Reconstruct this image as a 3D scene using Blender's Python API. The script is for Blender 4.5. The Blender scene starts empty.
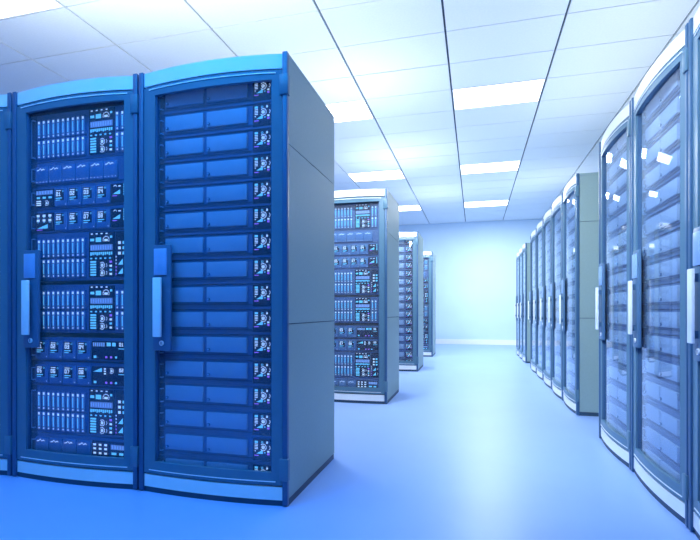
import bpy, bmesh, math, random
from mathutils import Matrix, Vector
random.seed(7)
SC = bpy.context.scene
COL = SC.collection
R = math.radians

# ------------------------------------------------------------------ camera, world, lights, exposure
CAM_H = 0.860
cam = bpy.data.cameras.new('camera')
cam.sensor_width = 36.0
cam.lens = 473.95 / 700 * 36.0
cam.shift_y = 41.5 / 700
cam.clip_start = 0.02
co = bpy.data.objects.new('camera', cam); COL.objects.link(co)
co.location = (0, 0, CAM_H)
co.rotation_euler = (R(90), 0, R(14.775))
SC.camera = co

world = bpy.data.worlds.new('world'); SC.world = world
world.use_nodes = True
world.node_tree.nodes['Background'].inputs[0].default_value = (0.25, 0.5, 1.0, 1)
world.node_tree.nodes['Background'].inputs[1].default_value = 0.3

def area(name, loc, target, sx, sy, power, color, spread=180):
    l = bpy.data.lights.new(name, 'AREA'); l.shape = 'RECTANGLE'
    l.size = sx; l.size_y = sy; l.energy = power; l.color = color
    l.spread = R(spread)
    o = bpy.data.objects.new(name, l); COL.objects.link(o)
    o.location = loc
    d = Vector(target) - Vector(loc)
    o.rotation_euler = d.to_track_quat('-Z', 'Y').to_euler()
    return o

# added blue fill, unseen source, tinting the near left floor and racks
area('blue_fill', (-1.4, 0.75, 3.1), (-1.6, 1.2, 0.0), 2.4, 0.8, 70, (0.0, 0.34, 1.0), 140)
WHITE = (0.90, 0.96, 1.0)
# added fills without fixtures above the rack tops, brightening the ceiling
area('ceiling_fill_left_near', (-1.9, 2.30, 2.06), (-1.9, 2.30, 3.0), 2.4, 0.5, 46, (0.96, 1.0, 0.92))
area('ceiling_fill_left', (-1.2, 4.70, 2.06), (-1.2, 4.70, 3.0), 0.7, 0.5, 14, WHITE)
area('ceiling_fill_left_far', (-1.2, 7.1, 2.06), (-1.2, 7.1, 3.0), 0.7, 0.5, 14, WHITE)
area('ceiling_fill_right', (1.25, 4.0, 2.06), (1.25, 4.0, 3.0), 0.5, 4.5, 24, WHITE)
area('ceiling_fill_far', (-0.9, 9.4, 2.06), (-0.6, 9.6, 3.0), 0.5, 0.5, 8, WHITE)
area('ceiling_fill_far', (1.2, 9.0, 2.06), (1.0, 9.2, 3.0), 0.5, 1.5, 9, WHITE)
# added unseen fills between the left rows, brightening the next row's doors
for yy, pw in ((3.3, 34), (5.75, 34), (8.1, 30)):
    area('row_fill', (-1.3, yy, 3.0), (-1.1, yy + 1.15, 0.9), 0.6, 0.15, pw, WHITE, 130)
# added fills with no lamp behind them, brightening the right row's fronts
area('door_fill', (-0.6, 1.0, 2.7), (0.83, 2.9, 1.2), 0.3, 0.3, 13, WHITE, 66)
area('door_fill', (-0.70, 2.8, 2.4), (0.83, 6.2, 1.4), 0.12, 0.12, 9, WHITE, 70)
# lamps above the far end of the aisle
area('aisle_lamp', (0.228, 10.72, 3.19), (0.228, 10.72, 0), 0.85, 0.48, 75, WHITE)
area('aisle_lamp', (0.228, 8.05, 3.19), (0.228, 8.05, 0), 0.85, 0.48, 40, WHITE)
sp = bpy.data.lights.new('wall_spot', 'SPOT'); sp.energy = 120; sp.spot_size = R(60); sp.spot_blend = 1.0
sp.color = WHITE; sp.shadow_soft_size = 0.3
spo = bpy.data.objects.new('wall_spot', sp); COL.objects.link(spo); spo.location = (0.2, 9.4, 2.9)
spo.rotation_euler = (Vector((0.85, 12.9, 1.3)) - spo.location).to_track_quat('-Z', 'Y').to_euler()

SC.view_settings.view_transform = 'Standard'
SC.view_settings.look = 'None'
SC.view_settings.gamma = 1
SC.view_settings.use_curve_mapping = False
SC.view_settings.exposure = -0.08

# ------------------------------------------------------------------ materials
def mat(name, color, rough=0.5, metal=0.0, emit=None, estr=0.0, noise=0.0, nscale=30.0, bump=0.0, spec=0.5, coat=0.0):
    m = bpy.data.materials.new(name); m.use_nodes = True
    nt = m.node_tree; b = nt.nodes['Principled BSDF']
    b.inputs['Base Color'].default_value = (*color, 1)
    b.inputs['Roughness'].default_value = rough
    b.inputs['Metallic'].default_value = metal
    b.inputs['Specular IOR Level'].default_value = spec
    b.inputs['Coat Weight'].default_value = coat
    if emit:
        b.inputs['Emission Color'].default_value = (*emit, 1)
        b.inputs['Emission Strength'].default_value = estr
    if noise or bump:
        tc = nt.nodes.new('ShaderNodeTexCoord'); n = nt.nodes.new('ShaderNodeTexNoise')
        n.inputs['Scale'].default_value = nscale; n.inputs['Detail'].default_value = 4
        nt.links.new(tc.outputs['Object'], n.inputs['Vector'])
        if noise:
            mr = nt.nodes.new('ShaderNodeMapRange')
            mr.inputs[1].default_value = 0.3; mr.inputs[2].default_value = 0.7
            mr.inputs[3].default_value = 1 - noise; mr.inputs[4].default_value = 1 + noise
            nt.links.new(n.outputs[0], mr.inputs[0])
            vm = nt.nodes.new('ShaderNodeVectorMath'); vm.operation = 'SCALE'
            vm.inputs[0].default_value = color
            nt.links.new(mr.outputs[0], vm.inputs['Scale'])
            nt.links.new(vm.outputs[0], b.inputs['Base Color'])
        if bump:
            bp = nt.nodes.new('ShaderNodeBump'); bp.inputs['Strength'].default_value = bump
            bp.inputs['Distance'].default_value = 0.002
            nt.links.new(n.outputs[0], bp.inputs['Height'])
            nt.links.new(bp.outputs[0], b.inputs['Normal'])
    return m

M = {}
M['floor'] = mat('floor_epoxy', (0.32, 0.49, 0.88), 0.36, noise=0.03, nscale=2.0, spec=0.4)
M['tile'] = mat('ceiling_tile', (0.86, 0.91, 0.94), 0.8, noise=0.02, nscale=60)
M['grid'] = mat('ceiling_grid', (0.04, 0.08, 0.13), 0.7, noise=0.05)
M['wall'] = mat('wall_paint', (0.62, 0.8, 0.97), 0.6, noise=0.015, nscale=3)
M['frame'] = mat('steel_paint', (0.10, 0.21, 0.30), 0.38, noise=0.02, nscale=40, spec=0.4)
M['post'] = mat('post_paint', (0.05, 0.13, 0.25), 0.35, noise=0.02, nscale=40, spec=0.4)
M['side'] = mat('side_panel_paint', (0.29, 0.41, 0.41), 0.5, noise=0.03, nscale=90, bump=0.1, spec=0.3)
M['band'] = mat('white_band', (0.93, 0.95, 0.96), 0.35, noise=0.01, nscale=20)
M['dark'] = mat('dark_plinth', (0.03, 0.07, 0.12), 0.5, noise=0.05)
M['inner'] = mat('inner_dark', (0.04, 0.09, 0.18), 0.6, noise=0.05)
M['chassis'] = mat('chassis_paint', (0.09, 0.17, 0.34), 0.45, noise=0.03, nscale=60)
M['drawer'] = mat('drawer_paint', (0.42, 0.53, 0.66), 0.45, noise=0.03, nscale=60)
M['blade'] = mat('blade_paint', (0.10, 0.24, 0.46), 0.4, noise=0.03, nscale=60)
M['bracket'] = mat('bracket_steel', (0.40, 0.60, 0.80), 0.35, metal=0.0, noise=0.03)
M['handle_plate'] = mat('handle_plate_paint', (0.07, 0.16, 0.28), 0.35, noise=0.03)
M['handle_pad'] = mat('handle_pad_plastic', (0.28, 0.45, 0.75), 0.3, noise=0.02)
M['grip'] = mat('grip_white', (0.88, 0.92, 0.96), 0.3, noise=0.02)
M['screen'] = mat('screen_dark', (0.008, 0.02, 0.06), 0.2, noise=0.05)
M['cyan'] = mat('lit_cyan', (0.1, 0.5, 0.6), 0.5, emit=(0.16, 0.62, 0.95), estr=0.9, noise=0.01)
M['blue'] = mat('lit_blue', (0.05, 0.2, 0.6), 0.5, emit=(0.10, 0.42, 0.95), estr=0.8, noise=0.01)
M['white'] = mat('lit_white', (0.6, 0.7, 0.8), 0.5, emit=(0.72, 0.88, 1.0), estr=0.85, noise=0.01)
M['magenta'] = mat('lit_magenta', (0.3, 0.1, 0.6), 0.5, emit=(0.38, 0.16, 0.9), estr=0.9, noise=0.01)
M['grey'] = mat('lit_grey', (0.3, 0.4, 0.6), 0.5, emit=(0.22, 0.42, 0.75), estr=0.7, noise=0.01)
M['display'] = mat('display_backlight', (0.2, 0.25, 0.4), 0.5, emit=(0.10, 0.20, 0.50), estr=0.7, noise=0.01)
M['lamp'] = mat('lamp_diffuser', (0.9, 0.95, 1.0), 0.5, emit=(0.93, 0.97, 1.0), estr=7.0, noise=0.01)

def glass_mat():
    m = bpy.data.materials.new('door_glass'); m.use_nodes = True
    nt = m.node_tree; nt.nodes.clear()
    out = nt.nodes.new('ShaderNodeOutputMaterial')
    t = nt.nodes.new('ShaderNodeBsdfTransparent'); t.inputs[0].default_value = (0.86, 0.92, 0.98, 1)
    g = nt.nodes.new('ShaderNodeBsdfGlossy'); g.inputs['Roughness'].default_value = 0.02
    g.inputs[0].default_value = (0.9, 0.95, 1, 1)
    lw = nt.nodes.new('ShaderNodeLayerWeight'); lw.inputs[0].default_value = 0.5
    pw = nt.nodes.new('ShaderNodeMath'); pw.operation = 'POWER'; pw.inputs[1].default_value = 5.0
    f = nt.nodes.new('ShaderNodeMath'); f.operation = 'MULTIPLY_ADD'; f.inputs[1].default_value = 0.96; f.inputs[2].default_value = 0.04
    nt.links.new(lw.outputs['Facing'], pw.inputs[0]); nt.links.new(pw.outputs[0], f.inputs[0])
    df = nt.nodes.new('ShaderNodeBsdfDiffuse'); df.inputs[0].default_value = (0.85, 0.92, 1.0, 1)
    hz = nt.nodes.new('ShaderNodeMixShader'); hz.inputs[0].default_value = 0.035      # pale diffuse haze standing in for milky reflections
    nt.links.new(t.outputs[0], hz.inputs[1]); nt.links.new(df.outputs[0], hz.inputs[2])
    mx = nt.nodes.new('ShaderNodeMixShader')
    nt.links.new(f.outputs[0], mx.inputs[0]); nt.links.new(hz.outputs[0], mx.inputs[1])
    nt.links.new(g.outputs[0], mx.inputs[2]); nt.links.new(mx.outputs[0], out.inputs[0])
    return m
M['glass'] = glass_mat()

# ------------------------------------------------------------------ mesh helpers
class MB:
    def __init__(s): s.v = []; s.f = []; s.mi = []; s.ms = []; s.smooth = []
    def idx(s, m):
        if m not in s.ms: s.ms.append(m)
        return s.ms.index(m)
    def face(s, ids, m, sm=False): s.f.append(ids); s.mi.append(s.idx(m)); s.smooth.append(sm)
    def box(s, x0, x1, y0, y1, z0, z1, m, bev=0.0):
        k = s.idx(m)
        if bev <= 0:
            b = len(s.v)
            for z in (z0, z1):
                for (x, y) in ((x0, y0), (x1, y0), (x1, y1), (x0, y1)): s.v.append((x, y, z))
            for q in ((0,3,2,1),(4,5,6,7),(0,1,5,4),(1,2,6,5),(2,3,7,6),(3,0,4,7)):
                s.f.append([b + i for i in q]); s.mi.append(k); s.smooth.append(False)
            return
        bm = bmesh.new()
        bmesh.ops.create_cube(bm, size=1)
        for v in bm.verts:
            v.co = Vector(((x0+x1)/2 + v.co.x*(x1-x0), (y0+y1)/2 + v.co.y*(y1-y0), (z0+z1)/2 + v.co.z*(z1-z0)))
        bmesh.ops.bevel(bm, geom=bm.edges[:], offset=bev, segments=2, profile=0.5, affect='EDGES')
        b = len(s.v); bm.verts.index_update()
        for v in bm.verts: s.v.append(tuple(v.co))
        for f in bm.faces:
            s.f.append([b + v.index for v in f.verts]); s.mi.append(k); s.smooth.append(False)
        bm.free()
    def quad(s, x0, x1, z0, z1, y, m):
        b = len(s.v)
        s.v += [(x0,y,z0),(x1,y,z0),(x1,y,z1),(x0,y,z1)]
        s.face([b,b+1,b+2,b+3], m)
    def poly(s, pts, y, m):
        b = len(s.v)
        s.v += [(p[0], y, p[1]) for p in pts]
        s.face(list(range(b, b+len(pts))), m)
    def ring(s, cx, cz, r, w, y, m, a0=0, a1=360, n=12):
        for i in range(n):
            a = R(a0 + (a1-a0)*i/n); c = R(a0 + (a1-a0)*(i+0.8)/n)
            s.poly([(cx+r*math.cos(a), cz+r*math.sin(a)), (cx+r*math.cos(c), cz+r*math.sin(c)),
                    (cx+(r-w)*math.cos(c), cz+(r-w)*math.sin(c)), (cx+(r-w)*math.cos(a), cz+(r-w)*math.sin(a))][::-1], y, m)
    def slab(s, x0, x1, y0f, thick, z0f, z1f, m, n=16):
        """curved slab: front surface y0f(x), back at +thick, between z0f(x) and z1f(x)"""
        b = len(s.v)
        for i in range(n+1):
            x = x0 + (x1-x0)*i/n; y = y0f(x)
            s.v += [(x,y,z0f(x)),(x,y,z1f(x)),(x,y+thick,z1f(x)),(x,y+thick,z0f(x))]
        for i in range(n):
            a = b + 4*i; c = a + 4
            s.face([a, c, c+1, a+1], m, True)
            s.face([a+1, c+1, c+2, a+2], m)
            s.face([a+2, c+2, c+3, a+3], m, True)
            s.face([a+3, c+3, c, a], m)
        s.face([b, b+1, b+2, b+3], m)
        e = b + 4*n; s.face([e+3, e+2, e+1, e], m)
    def cyl(s, cx, cz, r, y0, y1, m, n=12):
        b = len(s.v)
        for y in (y0, y1):
            for i in range(n):
                a = 2*math.pi*i/n; s.v.append((cx+r*math.cos(a), y, cz+r*math.sin(a)))
        for i in range(n):
            j = (i+1) % n
            s.face([b+i, b+j, b+n+j, b+n+i][::-1], m, True)
        s.face([b+i for i in range(n)], m); s.face([b+n+i for i in range(n)][::-1], m)
    def mesh(s, name):
        me = bpy.data.meshes.new(name)
        me.from_pydata(s.v, [], s.f)
        for m in s.ms: me.materials.append(M[m])
        me.polygons.foreach_set('material_index', s.mi)
        me.polygons.foreach_set('use_smooth', s.smooth)
        me.update()
        bm = bmesh.new(); bm.from_mesh(me)
        closed = [f for f in bm.faces if all(len(e.link_faces) == 2 for e in f.edges)]
        if closed: bmesh.ops.recalc_face_normals(bm, faces=closed)
        bm.to_mesh(me); bm.free()
        me.set_sharp_from_angle(angle=R(35))
        return me

def obj(name, me, parent=None, loc=None, label=None, kind=None):
    if isinstance(me, MB): me = me.mesh(name)
    o = bpy.data.objects.new(name, me); COL.objects.link(o)
    if parent: o.parent = parent
    if loc: o.location = loc
    if label: o['label'] = label
    if kind: o['kind'] = kind
    return o
def tag(o, label, cat, group=None):
    o['label'] = label; o['category'] = cat
    if group: o['group'] = group
    return o
def empty(name, loc=(0,0,0), rz=0, sx=1):
    o = bpy.data.objects.new(name, None); COL.objects.link(o)
    o.empty_display_size = 0.1
    o.location = loc; o.rotation_euler = (0,0,rz); o.scale = (sx,1,1)
    return o
def copy_tree(o, parent=None):
    c = o.copy(); COL.objects.link(c); c.parent = parent
    for ch in list(o.children): copy_tree(ch, c)
    return c

# ------------------------------------------------------------------ room
CEIL = 3.20
XL, XR, YF, YB = -7.5, 3.6, -7.0, 12.8
def struct(name, mb):
    o = obj(name, mb); o['kind'] = 'structure'; return o
b = MB(); b.box(XL-.1, XR+.1, YF-.1, YB+.1, -.1, 0, 'floor'); struct('floor', b)
b = MB(); b.box(XL-.1, XR+.1, YB, YB+.1, 0.0, CEIL+.1, 'wall'); struct('wall_back', b)
b = MB(); b.box(XL-.1, XR+.1, YF-.1, YF, 0.0, CEIL+.1, 'wall'); struct('wall_front', b)
b = MB(); b.box(XL-.1, XL, YF, YB, 0.0, CEIL+.1, 'wall'); struct('wall_left', b)
b = MB(); b.box(XR, XR+.1, YF, YB, 0.0, CEIL+.1, 'wall'); struct('wall_right', b)
b = MB(); b.box(XL-.1, XR+.1, YF-.1, YB+.1, CEIL+.022, CEIL+.1, 'grid'); ceiling = struct('ceiling', b)
TW, TD = 0.935, 0.535
X0, Y0 = -0.240, 3.50                      # a grid crossing
GX, GY = 0.009, 0.005
b = MB(); b.box(XL+.001, XR-.001, YB-.018, YB-.0005, 0.0, .13, 'band'); struct('baseboard_back', b)
tile_mesh = {}
def tile(x0, x1, y0, y1):
    key = (round(x1-x0, 3), round(y1-y0, 3))
    if key not in tile_mesh:
        t = MB(); w, d = (x1-x0)/2, (y1-y0)/2
        t.box(-w, w, -d, d, 0, 0.0215, 'tile'); tile_mesh[key] = t.mesh('ceiling_tile')
    return obj('ceiling_tile', tile_mesh[key], ceiling, ((x0+x1)/2, (y0+y1)/2, CEIL))
LIGHTCOL = {-4: 'far left', -2: 'left', 0: 'aisle'}
light_names = {
 (-4,-2): 'rectangular ceiling light glowing above the near left racks, at the top left corner',
 (-2, 3): 'rectangular ceiling light just right of the near left rack top',
 (0, 3): 'largest rectangular ceiling light above the middle of the aisle',
 (-2, 8): 'narrow looking ceiling light right above the second left rack row',
 (0, 8): 'second nearest ceiling light above the middle of the aisle',
 (0, 13): 'farthest ceiling light above the aisle, close to the back wall',
 (-2, 13): 'farthest ceiling light on the left, behind the second left rack row',
 (-4, 3): 'ceiling light hidden above and behind the near left racks',
}
joined = MB()
for i in range(-8, 5):
    for k in range(-20, 18):
        x0, x1 = X0 + i*TW + GX, X0 + (i+1)*TW - GX
        y0, y1 = Y0 + k*TD + GY, Y0 + (k+1)*TD - GY
        x0, x1 = max(x0, XL+.002), min(x1, XR-.002)
        y0, y1 = max(y0, YF+.002), min(y1, YB-.002)
        if x1-x0 < .05 or y1-y0 < .05: continue
        if (i, k) in light_names:
            L = empty('ceiling_light', ((x0+x1)/2, (y0+y1)/2, CEIL))
            tag(L, light_names[(i, k)], 'light', 'rectangular ceiling lights')
            w, d = (x1-x0)/2, (y1-y0)/2
            f = MB()
            f.box(-w, w, -d, -d+.012, -.001, .02, 'band'); f.box(-w, w, d-.012, d, -.001, .02, 'band')
            f.box(-w, -w+.012, -d+.012, d-.012, -.001, .02, 'band'); f.box(w-.012, w, -d+.012, d-.012, -.001, .02, 'band')
            obj('light_frame', f, L)
            g = MB(); g.box(-w+.012, w-.012, -d+.012, d-.012, .003, .02, 'lamp'); obj('diffuser', g, L)
        elif k >= -3 and -5 <= i <= 2:
            tile(x0, x1, y0, y1)
        else:
            joined.box(x0, x1, y0, y1, CEIL, CEIL+.0215, 'tile')
obj('rear_ceiling_tiles', joined, ceiling, kind='stuff')

# ------------------------------------------------------------------ rack
W = 0.762; HW = W/2; D = 0.713; H = 2.0
BUL = 0.025
def yc(x): return -BUL*(1-(x/HW)**2)
def arch(z, a=0.008): return lambda x: z + a*(1-(x/HW)**2)
def flat(z): return lambda x: z
OX0, OX1, OZ0, OZ1 = -0.29, 0.308, 0.148, 1.885
FX = HW - 0.026                                    # face width inside the posts

def build_rack():
    root = empty('server_rack')
    def P(name, mb, parent=root, label=None, kind=None): return obj(name, mb, parent, label=label, kind=kind)
    # side panels in three plates per side, joints recessed
    zs = [0.03, 0.805, 1.602, 1.985]
    for sx in (-1, 1):
        for a, c in zip(zs[:-1], zs[1:]):
            m = MB(); x0, x1 = sorted((sx*(HW-.001), sx*(HW-.014)))
            m.box(x0, x1, .014, D-.002, a+.002, c-.002, 'side'); P('side_panel', m)
    m = MB(); m.box(-HW+.016, HW-.016, .03, D-.01, H-.03, H-.001, 'frame')
    m.box(-HW+.001, HW-.001, .014, D-.002, H-.015, H, 'side'); P('top_panel', m)
    m = MB(); m.box(-HW+.016, HW-.016, D-.02, D-.005, .04, H-.032, 'inner'); P('back_panel', m)
    m = MB(); m.box(-HW+.016, HW-.016, .03, D-.022, .03, .05, 'inner'); P('bottom_panel', m)
    # inner structural frame that shows as the dark joint between side plates
    m = MB()
    for sx in (-1, 1):
        x0, x1 = sorted((sx*(HW-.015), sx*(HW-.022)))
        m.box(x0, x1, .02, D-.022, .05, H-.032, 'inner')
    P('inner_liner', m)
    m = MB(); m.box(-HW+.003, HW-.003, .006, D-.006, 0, .029, 'dark')
    m.slab(-FX, FX, lambda x: yc(x)+.004, .02, flat(0), flat(.024), 'dark'); P('plinth', m, label='dark plinth')
    for sx in (-1, 1):
        m = MB(); x0, x1 = sorted((sx*HW, sx*(HW-.024)))
        m.box(x0, x1, -.012, .013, .004, H+.003, 'post', bev=.004); P('corner_post', m)
    for sx in (-1, 1):
        m = MB(); x0, x1 = sorted((sx*.313, sx*.34)); m.box(x0, x1, .034, .05, .052, H-.033, 'inner'); P('mounting_rail', m)
    m = MB(); m.slab(-FX, FX, yc, .02, arch(1.932), arch(1.996), 'band'); P('fascia_band', m, label='pale curved top band')
    m = MB(); m.slab(-FX, FX, yc, .014, flat(.026), flat(.084), 'band'); P('base_band', m, label='pale curved bottom band')
    # door
    m = MB()
    DT, DB = arch(1.924), flat(.092)
    y2 = lambda x: yc(x)-.002
    m.slab(-FX, OX0, y2, .018, DB, DT, 'frame', 5)
    m.slab(OX1, FX, y2, .018, DB, DT, 'frame', 4)
    m.slab(OX0, OX1, y2, .018, flat(OZ1), DT, 'frame')
    m.slab(OX0, OX1, y2, .018, DB, flat(OZ0), 'frame')
    y3 = lambda x: yc(x)+.006
    # stepped inner lip of the opening
    m.slab(OX0, OX0+.007, y3, .018, flat(OZ0), flat(OZ1), 'post', 1)
    m.slab(OX1-.007, OX1, y3, .018, flat(OZ0), flat(OZ1), 'post', 1)
    door = P('door', m)
    m = MB(); m.slab(-.325, .325, lambda x: yc(x)-.005, .004, arch(1.909), arch(1.914), 'grip'); obj('highlight_strip', m, door, label='thin highlight strip')  # highlight along the door lip, put in as a white strip
    m = MB(); m.slab(-.325, .325, lambda x: yc(x)-.005, .004, flat(.106), flat(.110), 'grip'); obj('highlight_strip', m, door, label='thin highlight strip')
    m = MB(); m.slab(OX0+.007, OX1-.007, lambda x: yc(x)+.014, .004, flat(OZ0), flat(OZ1), 'glass'); obj('door_glass', m, door, label='clear glass pane')
    for z0, z1 in ((.115, .212), (1.812, 1.902)):
        m = MB(); m.box(HW-.036, HW+.006, -.018, .012, z0, z1, 'frame', bev=.004); obj('hinge', m, door)
    # handle
    hx0 = -.292; hy = yc(hx0+.04)
    m = MB(); m.box(hx0, hx0+.096, hy-.012, hy+.004, .676, 1.173, 'handle_plate', bev=.004); obj('handle_plate', m, door)
    m = MB(); m.box(hx0+.009, hx0+.078, hy-.018, hy-.010, 1.03, 1.155, 'handle_pad', bev=.003); obj('handle_pad', m, door, label='lighter blue pad')
    m = MB(); m.box(hx0+.019, hx0+.062, hy-.040, hy-.028, .742, 1.018, 'grip', bev=.003)
    m.box(hx0+.030, hx0+.050, hy-.030, hy-.010, .76, .79, 'handle_plate'); m.box(hx0+.030, hx0+.050, hy-.030, hy-.010, .97, 1.0, 'handle_plate')
    obj('handle_grip', m, door, label='bright flat grip bar')
    m = MB(); m.cyl(hx0+.050, .712, .012, hy-.017, hy-.010, 'grip'); m.box(hx0+.048, hx0+.052, hy-.0185, hy-.016, .705, .719, 'dark'); obj('lock', m, door, label='round keyhole lock')
    return root

# ------------------------------------------------------------------ servers
U = 0.117
SY = 0.036                                          # plane of the server fronts
def bracket(h):
    m = MB(); x0, x1 = -.297, -.276; z0, z1 = .016, h-.02
    m.box(x0, x0+.007, SY-.016, SY-.011, z0+.01, z1-.01, 'bracket')
    m.box(x0+.001, x1, SY-.016, SY-.011, z1-.012, z1-.007, 'bracket'); m.box(x0+.001, x1, SY-.016, SY-.011, z0+.007, z0+.012, 'bracket')
    m.box(x1-.004, x1, SY-.012, SY+.001, z1-.012, z1-.007, 'bracket'); m.box(x1-.004, x1, SY-.012, SY+.001, z0+.007, z0+.012, 'bracket')
    return m
def chassis(h, ledge=True):
    m = MB()
    m.box(-.311, .311, SY, .60, .0015, h-.0015, 'chassis')
    m.box(-.311, -.270, SY-.002, SY, .0015, h-.0015, 'inner')
    if ledge:
        m.box(-.268, .300, SY-.007, SY, .003, .010, 'chassis')
        m.box(-.268, .300, SY-.005, SY, .020, .025, 'inner')
    return m
def gauge(m, cx, cz, r, y):
    m.ring(cx, cz, r, r*.22, y, 'white', -140, 140, 8); m.ring(cx, cz, r*.55, r*.5, y, 'white', 0, 360, 5)
def wedge(m, x0, x1, z0, z1, y): m.poly([(x0, z0), (x1, z0), (x1, z1)], y, 'cyan')
DIG = {'0':'111101101101111','1':'010110010010111','2':'111001111100111','3':'111001111001111','4':'101101111001001',
       '5':'111100111001111','6':'111100111101111','7':'111001001010010','8':'111101111101111'}
def digits(m, text, x, z, cell, y, col='white'):
    for n, ch in enumerate(text):
        for k, bit in enumerate(DIG[ch]):
            if bit == '1':
                cx = x + n*cell*3.8 + (k % 3)*cell; cz = z - (k//3)*cell
                m.quad(cx, cx+cell, cz-cell, cz, y, col)

def drawer_server():
    root = empty('drawer_server')
    obj('chassis', chassis(U), root)
    for x0, x1 in ((-.260, -.057), (-.038, .168)):
        m = MB(); m.box(x0, x1, SY-.012, SY+.002, .034, .104, 'drawer', bev=.002)
        d = obj('drawer', m, root)
        k = MB(); k.cyl(x0+.012, .047, .0075, SY-.018, SY-.011, 'handle_plate', 8); k.cyl(x0+.012, .047, .0042, SY-.0195, SY-.0175, 'bracket', 8)
        obj('knob', k, d)
    m = MB(); m.box(.196, .292, SY-.006, SY+.002, .014, .110, 'screen'); cp = obj('control_panel', m, root, label='dark panel with lit symbols')
    y = SY-.0072; m = MB()
    m.quad(.206, .222, .094, .104, y, 'cyan')
    m.ring(.243, .099, .006, .003, y, 'cyan', 0, 360, 5); m.poly([(.262,.094),(.270,.094),(.272,.100),(.266,.107)], y, 'white')
    for i in range(4): m.quad(.206, .222, .066+.007*i, .0695+.007*i, y, 'white')
    gauge(m, .248, .076, .017, y)
    m.ring(.274, .076, .010, .003, y, 'white', -70, 70, 4)
    wedge(m, .214, .246, .046, .064, y); m.poly([(.205,.060),(.213,.060),(.209,.054)], y, 'white')
    m.quad(.204, .226, .036, .040, y, 'magenta'); m.quad(.252, .260, .050, .054, y, 'cyan')
    m.quad(.268, .279, .054, .062, y, 'white'); m.quad(.268, .279, .042, .051, y, 'magenta')
    obj('lit_symbols', m, cp)
    obj('pull_bracket', bracket(U), root)
    return root

def stick(h):
    m = MB(); w = .0135
    m.box(-w, w, SY-.010, SY+.002, 0, h, 'blade', bev=.0015)
    y = SY-.0112
    m.quad(-.003, .003, h*.20, h*.74, y, 'cyan'); m.quad(-.005, .006, h*.80, h*.93, y, 'white'); m.quad(-.002, .0045, h*.05, h*.12, y, 'white')
    return m.mesh('blade')
stick_mesh = None
def blade_screen(root, x0, x1, h):
    m = MB(); m.box(x0, x1, SY-.008, SY+.002, .016, h-.008, 'screen'); cp = obj('control_screen', m, root, label='dark screen with gauges and readouts')
    y = SY-.0092; m = MB(); w = x1-x0; c = lambda f: x0+f*w; zz = lambda f: .016+f*(h-.024)
    m.quad(c(.06), c(.22), zz(.80), zz(.86), y, 'cyan'); m.quad(c(.28), c(.50), zz(.78), zz(.88), y, 'cyan')
    m.ring(c(.70), zz(.82), .020, .004, y, 'white', -30, 210, 8); m.quad(c(.63), c(.77), zz(.79), zz(.84), y, 'white'); m.quad(c(.86), c(.95), zz(.86), zz(.91), y, 'cyan')
    for i in range(4): m.quad(c(.08+.2*i), c(.16+.2*i), zz(.95), zz(.975), y, 'white')
    m.quad(c(.06), c(.96), zz(.59), zz(.72), y, 'display')
    for i in range(9): m.quad(c(.08+.098*i), c(.12+.098*i), zz(.61), zz(.70), y-.0004, 'grey')
    for i in range(11): m.quad(c(.06+.083*i), c(.12+.083*i), zz(.48+.01*(i % 3)), zz(.555), y, 'cyan')
    for i in range(5): m.quad(c(.06+.19*i), c(.14+.19*i), zz(.40), zz(.43), y, 'cyan')
    for i in range(6): m.quad(c(.06), c(.30), zz(.03+.058*i), zz(.068+.058*i), y, 'cyan')
    for cz in (.26, .09): gauge(m, c(.54), zz(cz), .017, y); m.ring(c(.68), zz(cz), .010, .003, y, 'white', -70, 70, 4)
    for i, col in enumerate(('white','cyan','white','magenta')): m.quad(c(.84), c(.94), zz(.04+.09*i), zz(.085+.09*i), y, col)
    obj('lit_symbols', m, cp)
def blade_server(h, tail='sticks'):
    global stick_mesh
    root = empty('blade_server')
    obj('chassis', chassis(h, False), root)
    bh = .096
    if stick_mesh is None: stick_mesh = stick(bh)
    rows = (.018, .018+bh+.008)
    for z in rows:
        for i in range(10): obj('blade', stick_mesh, root, (-.247+.0308*i, 0, z))
    blade_screen(root, .066, .214, h)
    if tail == 'sticks':
        for z in rows:
            for i in range(2): obj('blade', stick_mesh, root, (.236+.0308*i, 0, z))
    else:
        m = MB(); m.box(.222, .292, SY-.007, SY+.002, .016, h-.008, 'screen'); cp = obj('status_panel', m, root, label='narrow dark panel with lit bars')
        y = SY-.0082; m = MB()
        for i in range(6):
            z = .026+.017*i; m.quad(.226, .231, z, z+.008, y, 'magenta' if i < 3 else 'white')
        for i in range(2): wedge(m, .240, .268, .03+.045*i, .06+.045*i, y); m.ring(.280, .045+.045*i, .009, .003, y, 'white', -70, 70, 4)
        for i in range(3): m.quad(.240, .256, .125+.026*i, .139+.026*i, y, 'white'); m.quad(.266, .284, .125+.026*i, .139+.026*i, y, 'cyan')
        obj('lit_symbols', m, cp)
    obj('pull_bracket', bracket(h), root)
    return root

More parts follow.
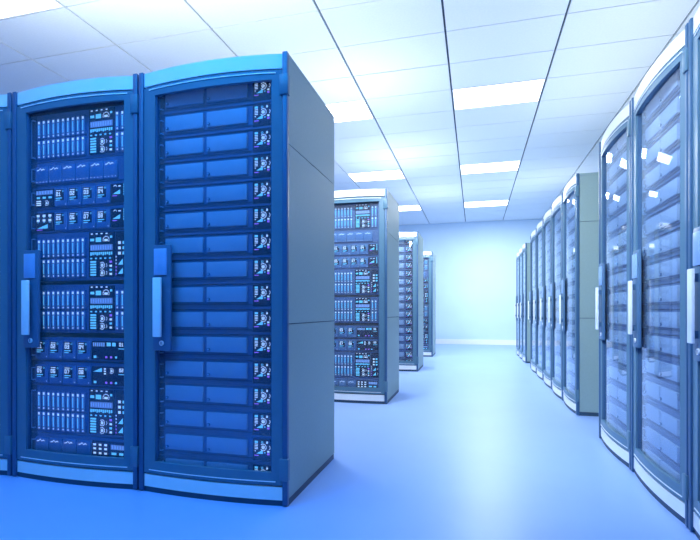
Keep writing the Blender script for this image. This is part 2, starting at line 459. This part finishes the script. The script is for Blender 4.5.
def drive_pulse(w):
    m = MB(); m.box(0.001, w-.002, SY-.009, SY+.002, .012, .100, 'blade', bev=.0015)
    y = SY-.0102
    pts = [(.14,.080),(.28,.082),(.40,.090),(.50,.080),(.62,.086),(.72,.082)]
    for a, c in zip(pts[:-1], pts[1:]):
        m.poly([(a[0]*w, a[1]-.002), (c[0]*w, c[1]-.002), (c[0]*w, c[1]+.0025), (a[0]*w, a[1]+.0025)], y, 'white')
    for i in range(4): m.quad((.12+.24*i)*w, (.17+.24*i)*w, .018, .022, y, 'white')
    return m.mesh('drive_bay')
def drive_number(text, w):
    m = MB(); m.box(0.001, w-.002, SY-.009, SY+.002, .012, .104, 'blade', bev=.0015)
    y = SY-.0102
    m.quad(.10*w, .72*w, .042, .098, y, 'screen'); y -= .0006
    digits(m, text, .16*w, .084, .0042, y); m.quad(.16*w, .52*w, .089, .093, y, 'white')
    m.ring(.66*w, .088, .006, .003, y, 'cyan', 0, 360, 5)
    m.quad(.14*w, .60*w, .050, .055, y, 'cyan'); m.quad(.14*w, .45*w, .041, .045, y, 'cyan'); m.quad(.84*w, .89*w, .018, .022, y, 'white')
    return m.mesh('drive_bay')
def plate(x0, x1, z0=.012, z1=.104): 
    m = MB(); m.box(x0, x1-.002, SY-.008, SY+.002, z0, z1, 'screen'); return m
DW = .0852
pulse_mesh = drive_pulse(DW)
num_mesh = {t: drive_number(t, .086) for t in ('01','02','03','04','05','06','07','08')}
YS = SY-.0092
def panel(root, x0, x1, draw):
    cp = obj('control_panel', plate(x0, x1), root, label='dark panel with lit symbols')
    m = MB(); draw(m, x0, x1-.002); obj('lit_symbols', m, cp)
def draw_display(m, a, c):
    w = c-a; m.quad(a+.04*w, c-.04*w, .076, .098, YS, 'display')
    for i in range(6): m.quad(a+(.08+.15*i)*w, a+(.15+.15*i)*w, .079, .095, YS-.0004, 'grey')
    for i in range(3): m.quad(a+(.08+.32*i)*w, a+(.26+.32*i)*w, .056, .066, YS, 'cyan')
    for i in range(3): m.quad(a+.06*w, a+.32*w, .020+.010*i, .026+.010*i, YS, 'white')
    gauge(m, a+.62*w, .032, .014, YS)
def draw_icons(m, a, c):
    w = c-a
    for i in range(3):
        for z in (.084, .060):
            m.quad(a+(.08+.32*i)*w, a+(.24+.32*i)*w, z, z+.012, YS, 'white'); m.quad(a+(.11+.32*i)*w, a+(.21+.32*i)*w, z-.006, z-.003, YS, 'cyan')
    wedge(m, a+.10*w, a+.68*w, .024, .046, YS); m.quad(a+.08*w, a+.4*w, .015, .019, YS, 'magenta')
def draw_chart(m, a, c):
    w = c-a; m.ring(a+.30*w, .088, .010, .004, YS, 'white', 0, 180, 5); m.quad(a+.5*w, a+.66*w, .088, .094, YS, 'white')
    wedge(m, a+.12*w, a+.62*w, .052, .074, YS); m.quad(a+.12*w, a+.42*w, .042, .046, YS, 'magenta')
    for i in range(5): m.quad(a+.82*w, a+.94*w, .046+.012*i, .053+.012*i, YS, 'cyan')
def draw_bars(m, a, c):
    w = c-a
    for i in range(6): m.quad(a+(.04+.06*i)*w, a+(.08+.06*i)*w, .078, .098, YS, 'grey')
    m.quad(a+.44*w, a+.56*w, .080, .098, YS, 'cyan'); m.quad(a+.60*w, a+.70*w, .080, .098, YS, 'cyan')
    digits(m, '01', a+.80*w, .098, .0036, YS); m.quad(a+.78*w, a+.96*w, .066, .070, YS, 'cyan')
    m.quad(a+.06*w, a+.14*w, .020, .032, YS, 'cyan')
    for i, cl in enumerate(('magenta','magenta','cyan')): m.quad(a+(.40+.14*i)*w, a+(.46+.14*i)*w, .020, .030, YS, cl)
def draw_gauge(m, a, c):
    w = c-a; wedge(m, a+.04*w, a+.30*w, .078, .098, YS); gauge(m, a+.58*w, .084, .014, YS)
    for i in range(3): m.quad(a+.36*w, a+.42*w, .066+.012*i, .073+.012*i, YS, 'white')
    digits(m, '02', a+.80*w, .098, .0036, YS); m.quad(a+.78*w, a+.96*w, .066, .070, YS, 'cyan')
    m.quad(a+.06*w, a+.14*w, .020, .032, YS, 'cyan')
    for i, cl in enumerate(('magenta','magenta','cyan')): m.quad(a+(.40+.14*i)*w, a+(.46+.14*i)*w, .020, .030, YS, cl)
def draw_lastrow(m, a, c):
    w = c-a
    for i in range(3):
        for z in (.082, .062, .040): m.quad(a+(.05+.16*i)*w, a+(.13+.16*i)*w, z, z+.010, YS, 'white')
    m.quad(a+.56*w, c-.03*w, .068, .092, YS, 'display'); [m.quad(a+(.59+.075*i)*w, a+(.63+.075*i)*w, .071, .089, YS-.0004, 'grey') for i in range(5)]; m.quad(a+.58*w, a+.72*w, .042, .054, YS, 'cyan'); m.quad(a+.80*w, a+.92*w, .042, .054, YS, 'cyan')
def drive_server(kind):
    root = empty('drive_server')
    obj('chassis', chassis(.122, False), root)
    if kind == 'pulse6':
        for i in range(6): obj('drive_bay', pulse_mesh, root, (-.2727+DW*i, 0, 0))
    elif kind in ('numA', 'numB'):
        panel(root, -.2727, -.152, draw_display if kind == 'numA' else draw_icons)
        for i in range(4): obj('drive_bay', num_mesh['%02d' % (i+1+(4 if kind == 'numB' else 0))], root, (-.151+.0865*i, 0, 0))
        panel(root, .196, .290, draw_chart)
    elif kind in ('numC', 'numD'):
        for i in range(4): obj('drive_bay', num_mesh['%02d' % (i+1+(4 if kind == 'numD' else 0))], root, (-.2727+.088*i, 0, 0))
        panel(root, .083, .290, draw_bars if kind == 'numC' else draw_gauge)
    else:
        for i in range(4): obj('drive_bay', pulse_mesh, root, (-.2727+.088*i, 0, 0))
        panel(root, .083, .290, draw_lastrow)
    obj('pull_bracket', bracket(U), root)
    return root

rack0 = build_rack()
drawer0 = drawer_server()
H2 = 0.249; U2 = 0.122
BLAYOUT = [  # prototype key, base z (rack B style, top to bottom)
 ('blade', 1.636), ('pulse6', 1.513), ('numA', 1.390), ('numB', 1.267), ('bladeP', 1.017), ('blade', .750),
 ('numC', .607), ('numD', .480), ('bladeP', .229), ('last', .106)]
protos = {'drawer': drawer0, 'blade': blade_server(H2), 'bladeP': blade_server(H2, 'panel')}
for k in ('pulse6', 'numA', 'numB', 'numC', 'numD', 'last'): protos[k] = drive_server(k)
proto_used = set(); rack_used = []
ORD = ['topmost', 'second', 'third', 'fourth', 'fifth', 'sixth', 'seventh', 'eighth', 'ninth', 'tenth', 'eleventh',
       'twelfth', 'thirteenth', 'fourteenth', 'fifteenth', 'lowest']
BTXT = ['topmost blade server, with lit screen,', 'slim server with six pulse-marked bays', 'upper server with bays numbered 01 to 04 and display',
        'upper server with bays numbered 05 to 08 and icons', 'second blade server from the top', 'third blade server from the top',
        'lower numbered-bay server with bar display and tiny lights,', 'lower numbered-bay server with wedge and gauge panel,', 'lowest blade server', 'lowest server, with four pulse-marked bays,']

def place_rack(x, y, rz, sx, label, short, kind, group):
    if rack_used: r = copy_tree(rack0)
    else: r = rack0; rack_used.append(1)
    r.location = (x, y, 0); r.rotation_euler = (0, 0, rz); r.scale = (sx, 1, 1)
    tag(r, label, 'server rack', group)
    def put(key, z, lab):
        if key in proto_used: s = copy_tree(protos[key])
        else: s = protos[key]; proto_used.add(key)
        s.location = (x, y, z); s.rotation_euler = (0, 0, rz); s.scale = (sx, 1, 1)
        tag(s, lab, 'server', 'servers in the ' + short)
    if kind == 'drawer':
        for k in range(16):
            z = 1.793 - .104 - U*(k-1)
            word = ORD[k] if k in (0, 15) else ORD[k] + ' from top'
            put('drawer', z, 'two-drawer server, %s, in the %s' % (word, short))
    elif kind == 'mixed':
        for (key, z), t in zip(BLAYOUT, BTXT): put(key, z, '%s in the %s' % (t, short))

GL, GR = 'server racks in rows left of the aisle', 'server racks along the right side of the aisle'
place_rack(-1.1765, 1.948, 0, 1, 'deep blue rack of two-drawer servers, nearest the aisle, with grey side panel', 'near blue rack with side panel', 'drawer', GL)
place_rack(-1.9485, 1.948, 0, 1, 'deep blue rack of lit blades and numbered drive bays beside the drawer rack', 'near blue blade rack', 'mixed', GL)
place_rack(-2.7205, 1.948, 0, 1, 'deep blue rack cut off by the left edge of the picture', 'rack cut by left picture edge', 'drawer', GL)
place_rack(-1.168, 4.336, 0, 1, 'steel-blue rack of lit blades with white bands, directly behind the near blue racks', 'second left row rack', 'mixed', GL)
place_rack(-1.167, 6.81, 0, 1, 'steel-blue rack partly hidden in the third row, left of the aisle', 'third left row rack', 'drawer', GL)
place_rack(-1.158, 9.114, 0, 1, 'small farthest left rack before the back wall', 'farthest left rack', 'mixed', GL)
RP = -math.pi/2
def right(y0, y1, label, short, x=.822):
    w = y1-y0; place_rack(x, (y0+y1)/2, RP, (w-.010)/W, label, short, 'drawer', GR)
right(1.435, 2.146, 'glass-doored rack cut off by the right edge of the picture', 'right edge rack')
right(2.146, 2.858, 'large glass-doored rack with bright handle, nearest wholly visible on the right', 'large right glass rack')
right(2.858, 3.540, 'narrower looking glass-doored rack just beyond the large right one', 'second right glass rack')
for i, (lab, sh) in enumerate((
    ('grey rack with exposed side panel, first of five joined right racks', 'right rack with side panel'),
    ('second of the five joined racks beyond the gap on the right', 'second of five joined racks'),
    ('middle one of the five joined racks beyond the gap on the right', 'middle of five joined racks'),
    ('fourth of the five joined racks beyond the gap on the right', 'fourth of five joined racks'),
    ('last of the five joined racks beyond the gap on the right', 'last of five joined racks'))):
    right(4.262+.676*i, 4.262+.676*(i+1), lab, sh)
for i, (lab, sh) in enumerate((
    ('nearest of the three small far racks at the right end of the aisle', 'nearest small far right rack'),
    ('middle of the three small far racks at the right end of the aisle', 'middle small far right rack'),
    ('farthest right rack, last before the back wall', 'farthest right rack'))):
    right(8.36+.60*i, 8.36+.60*(i+1), lab, sh)
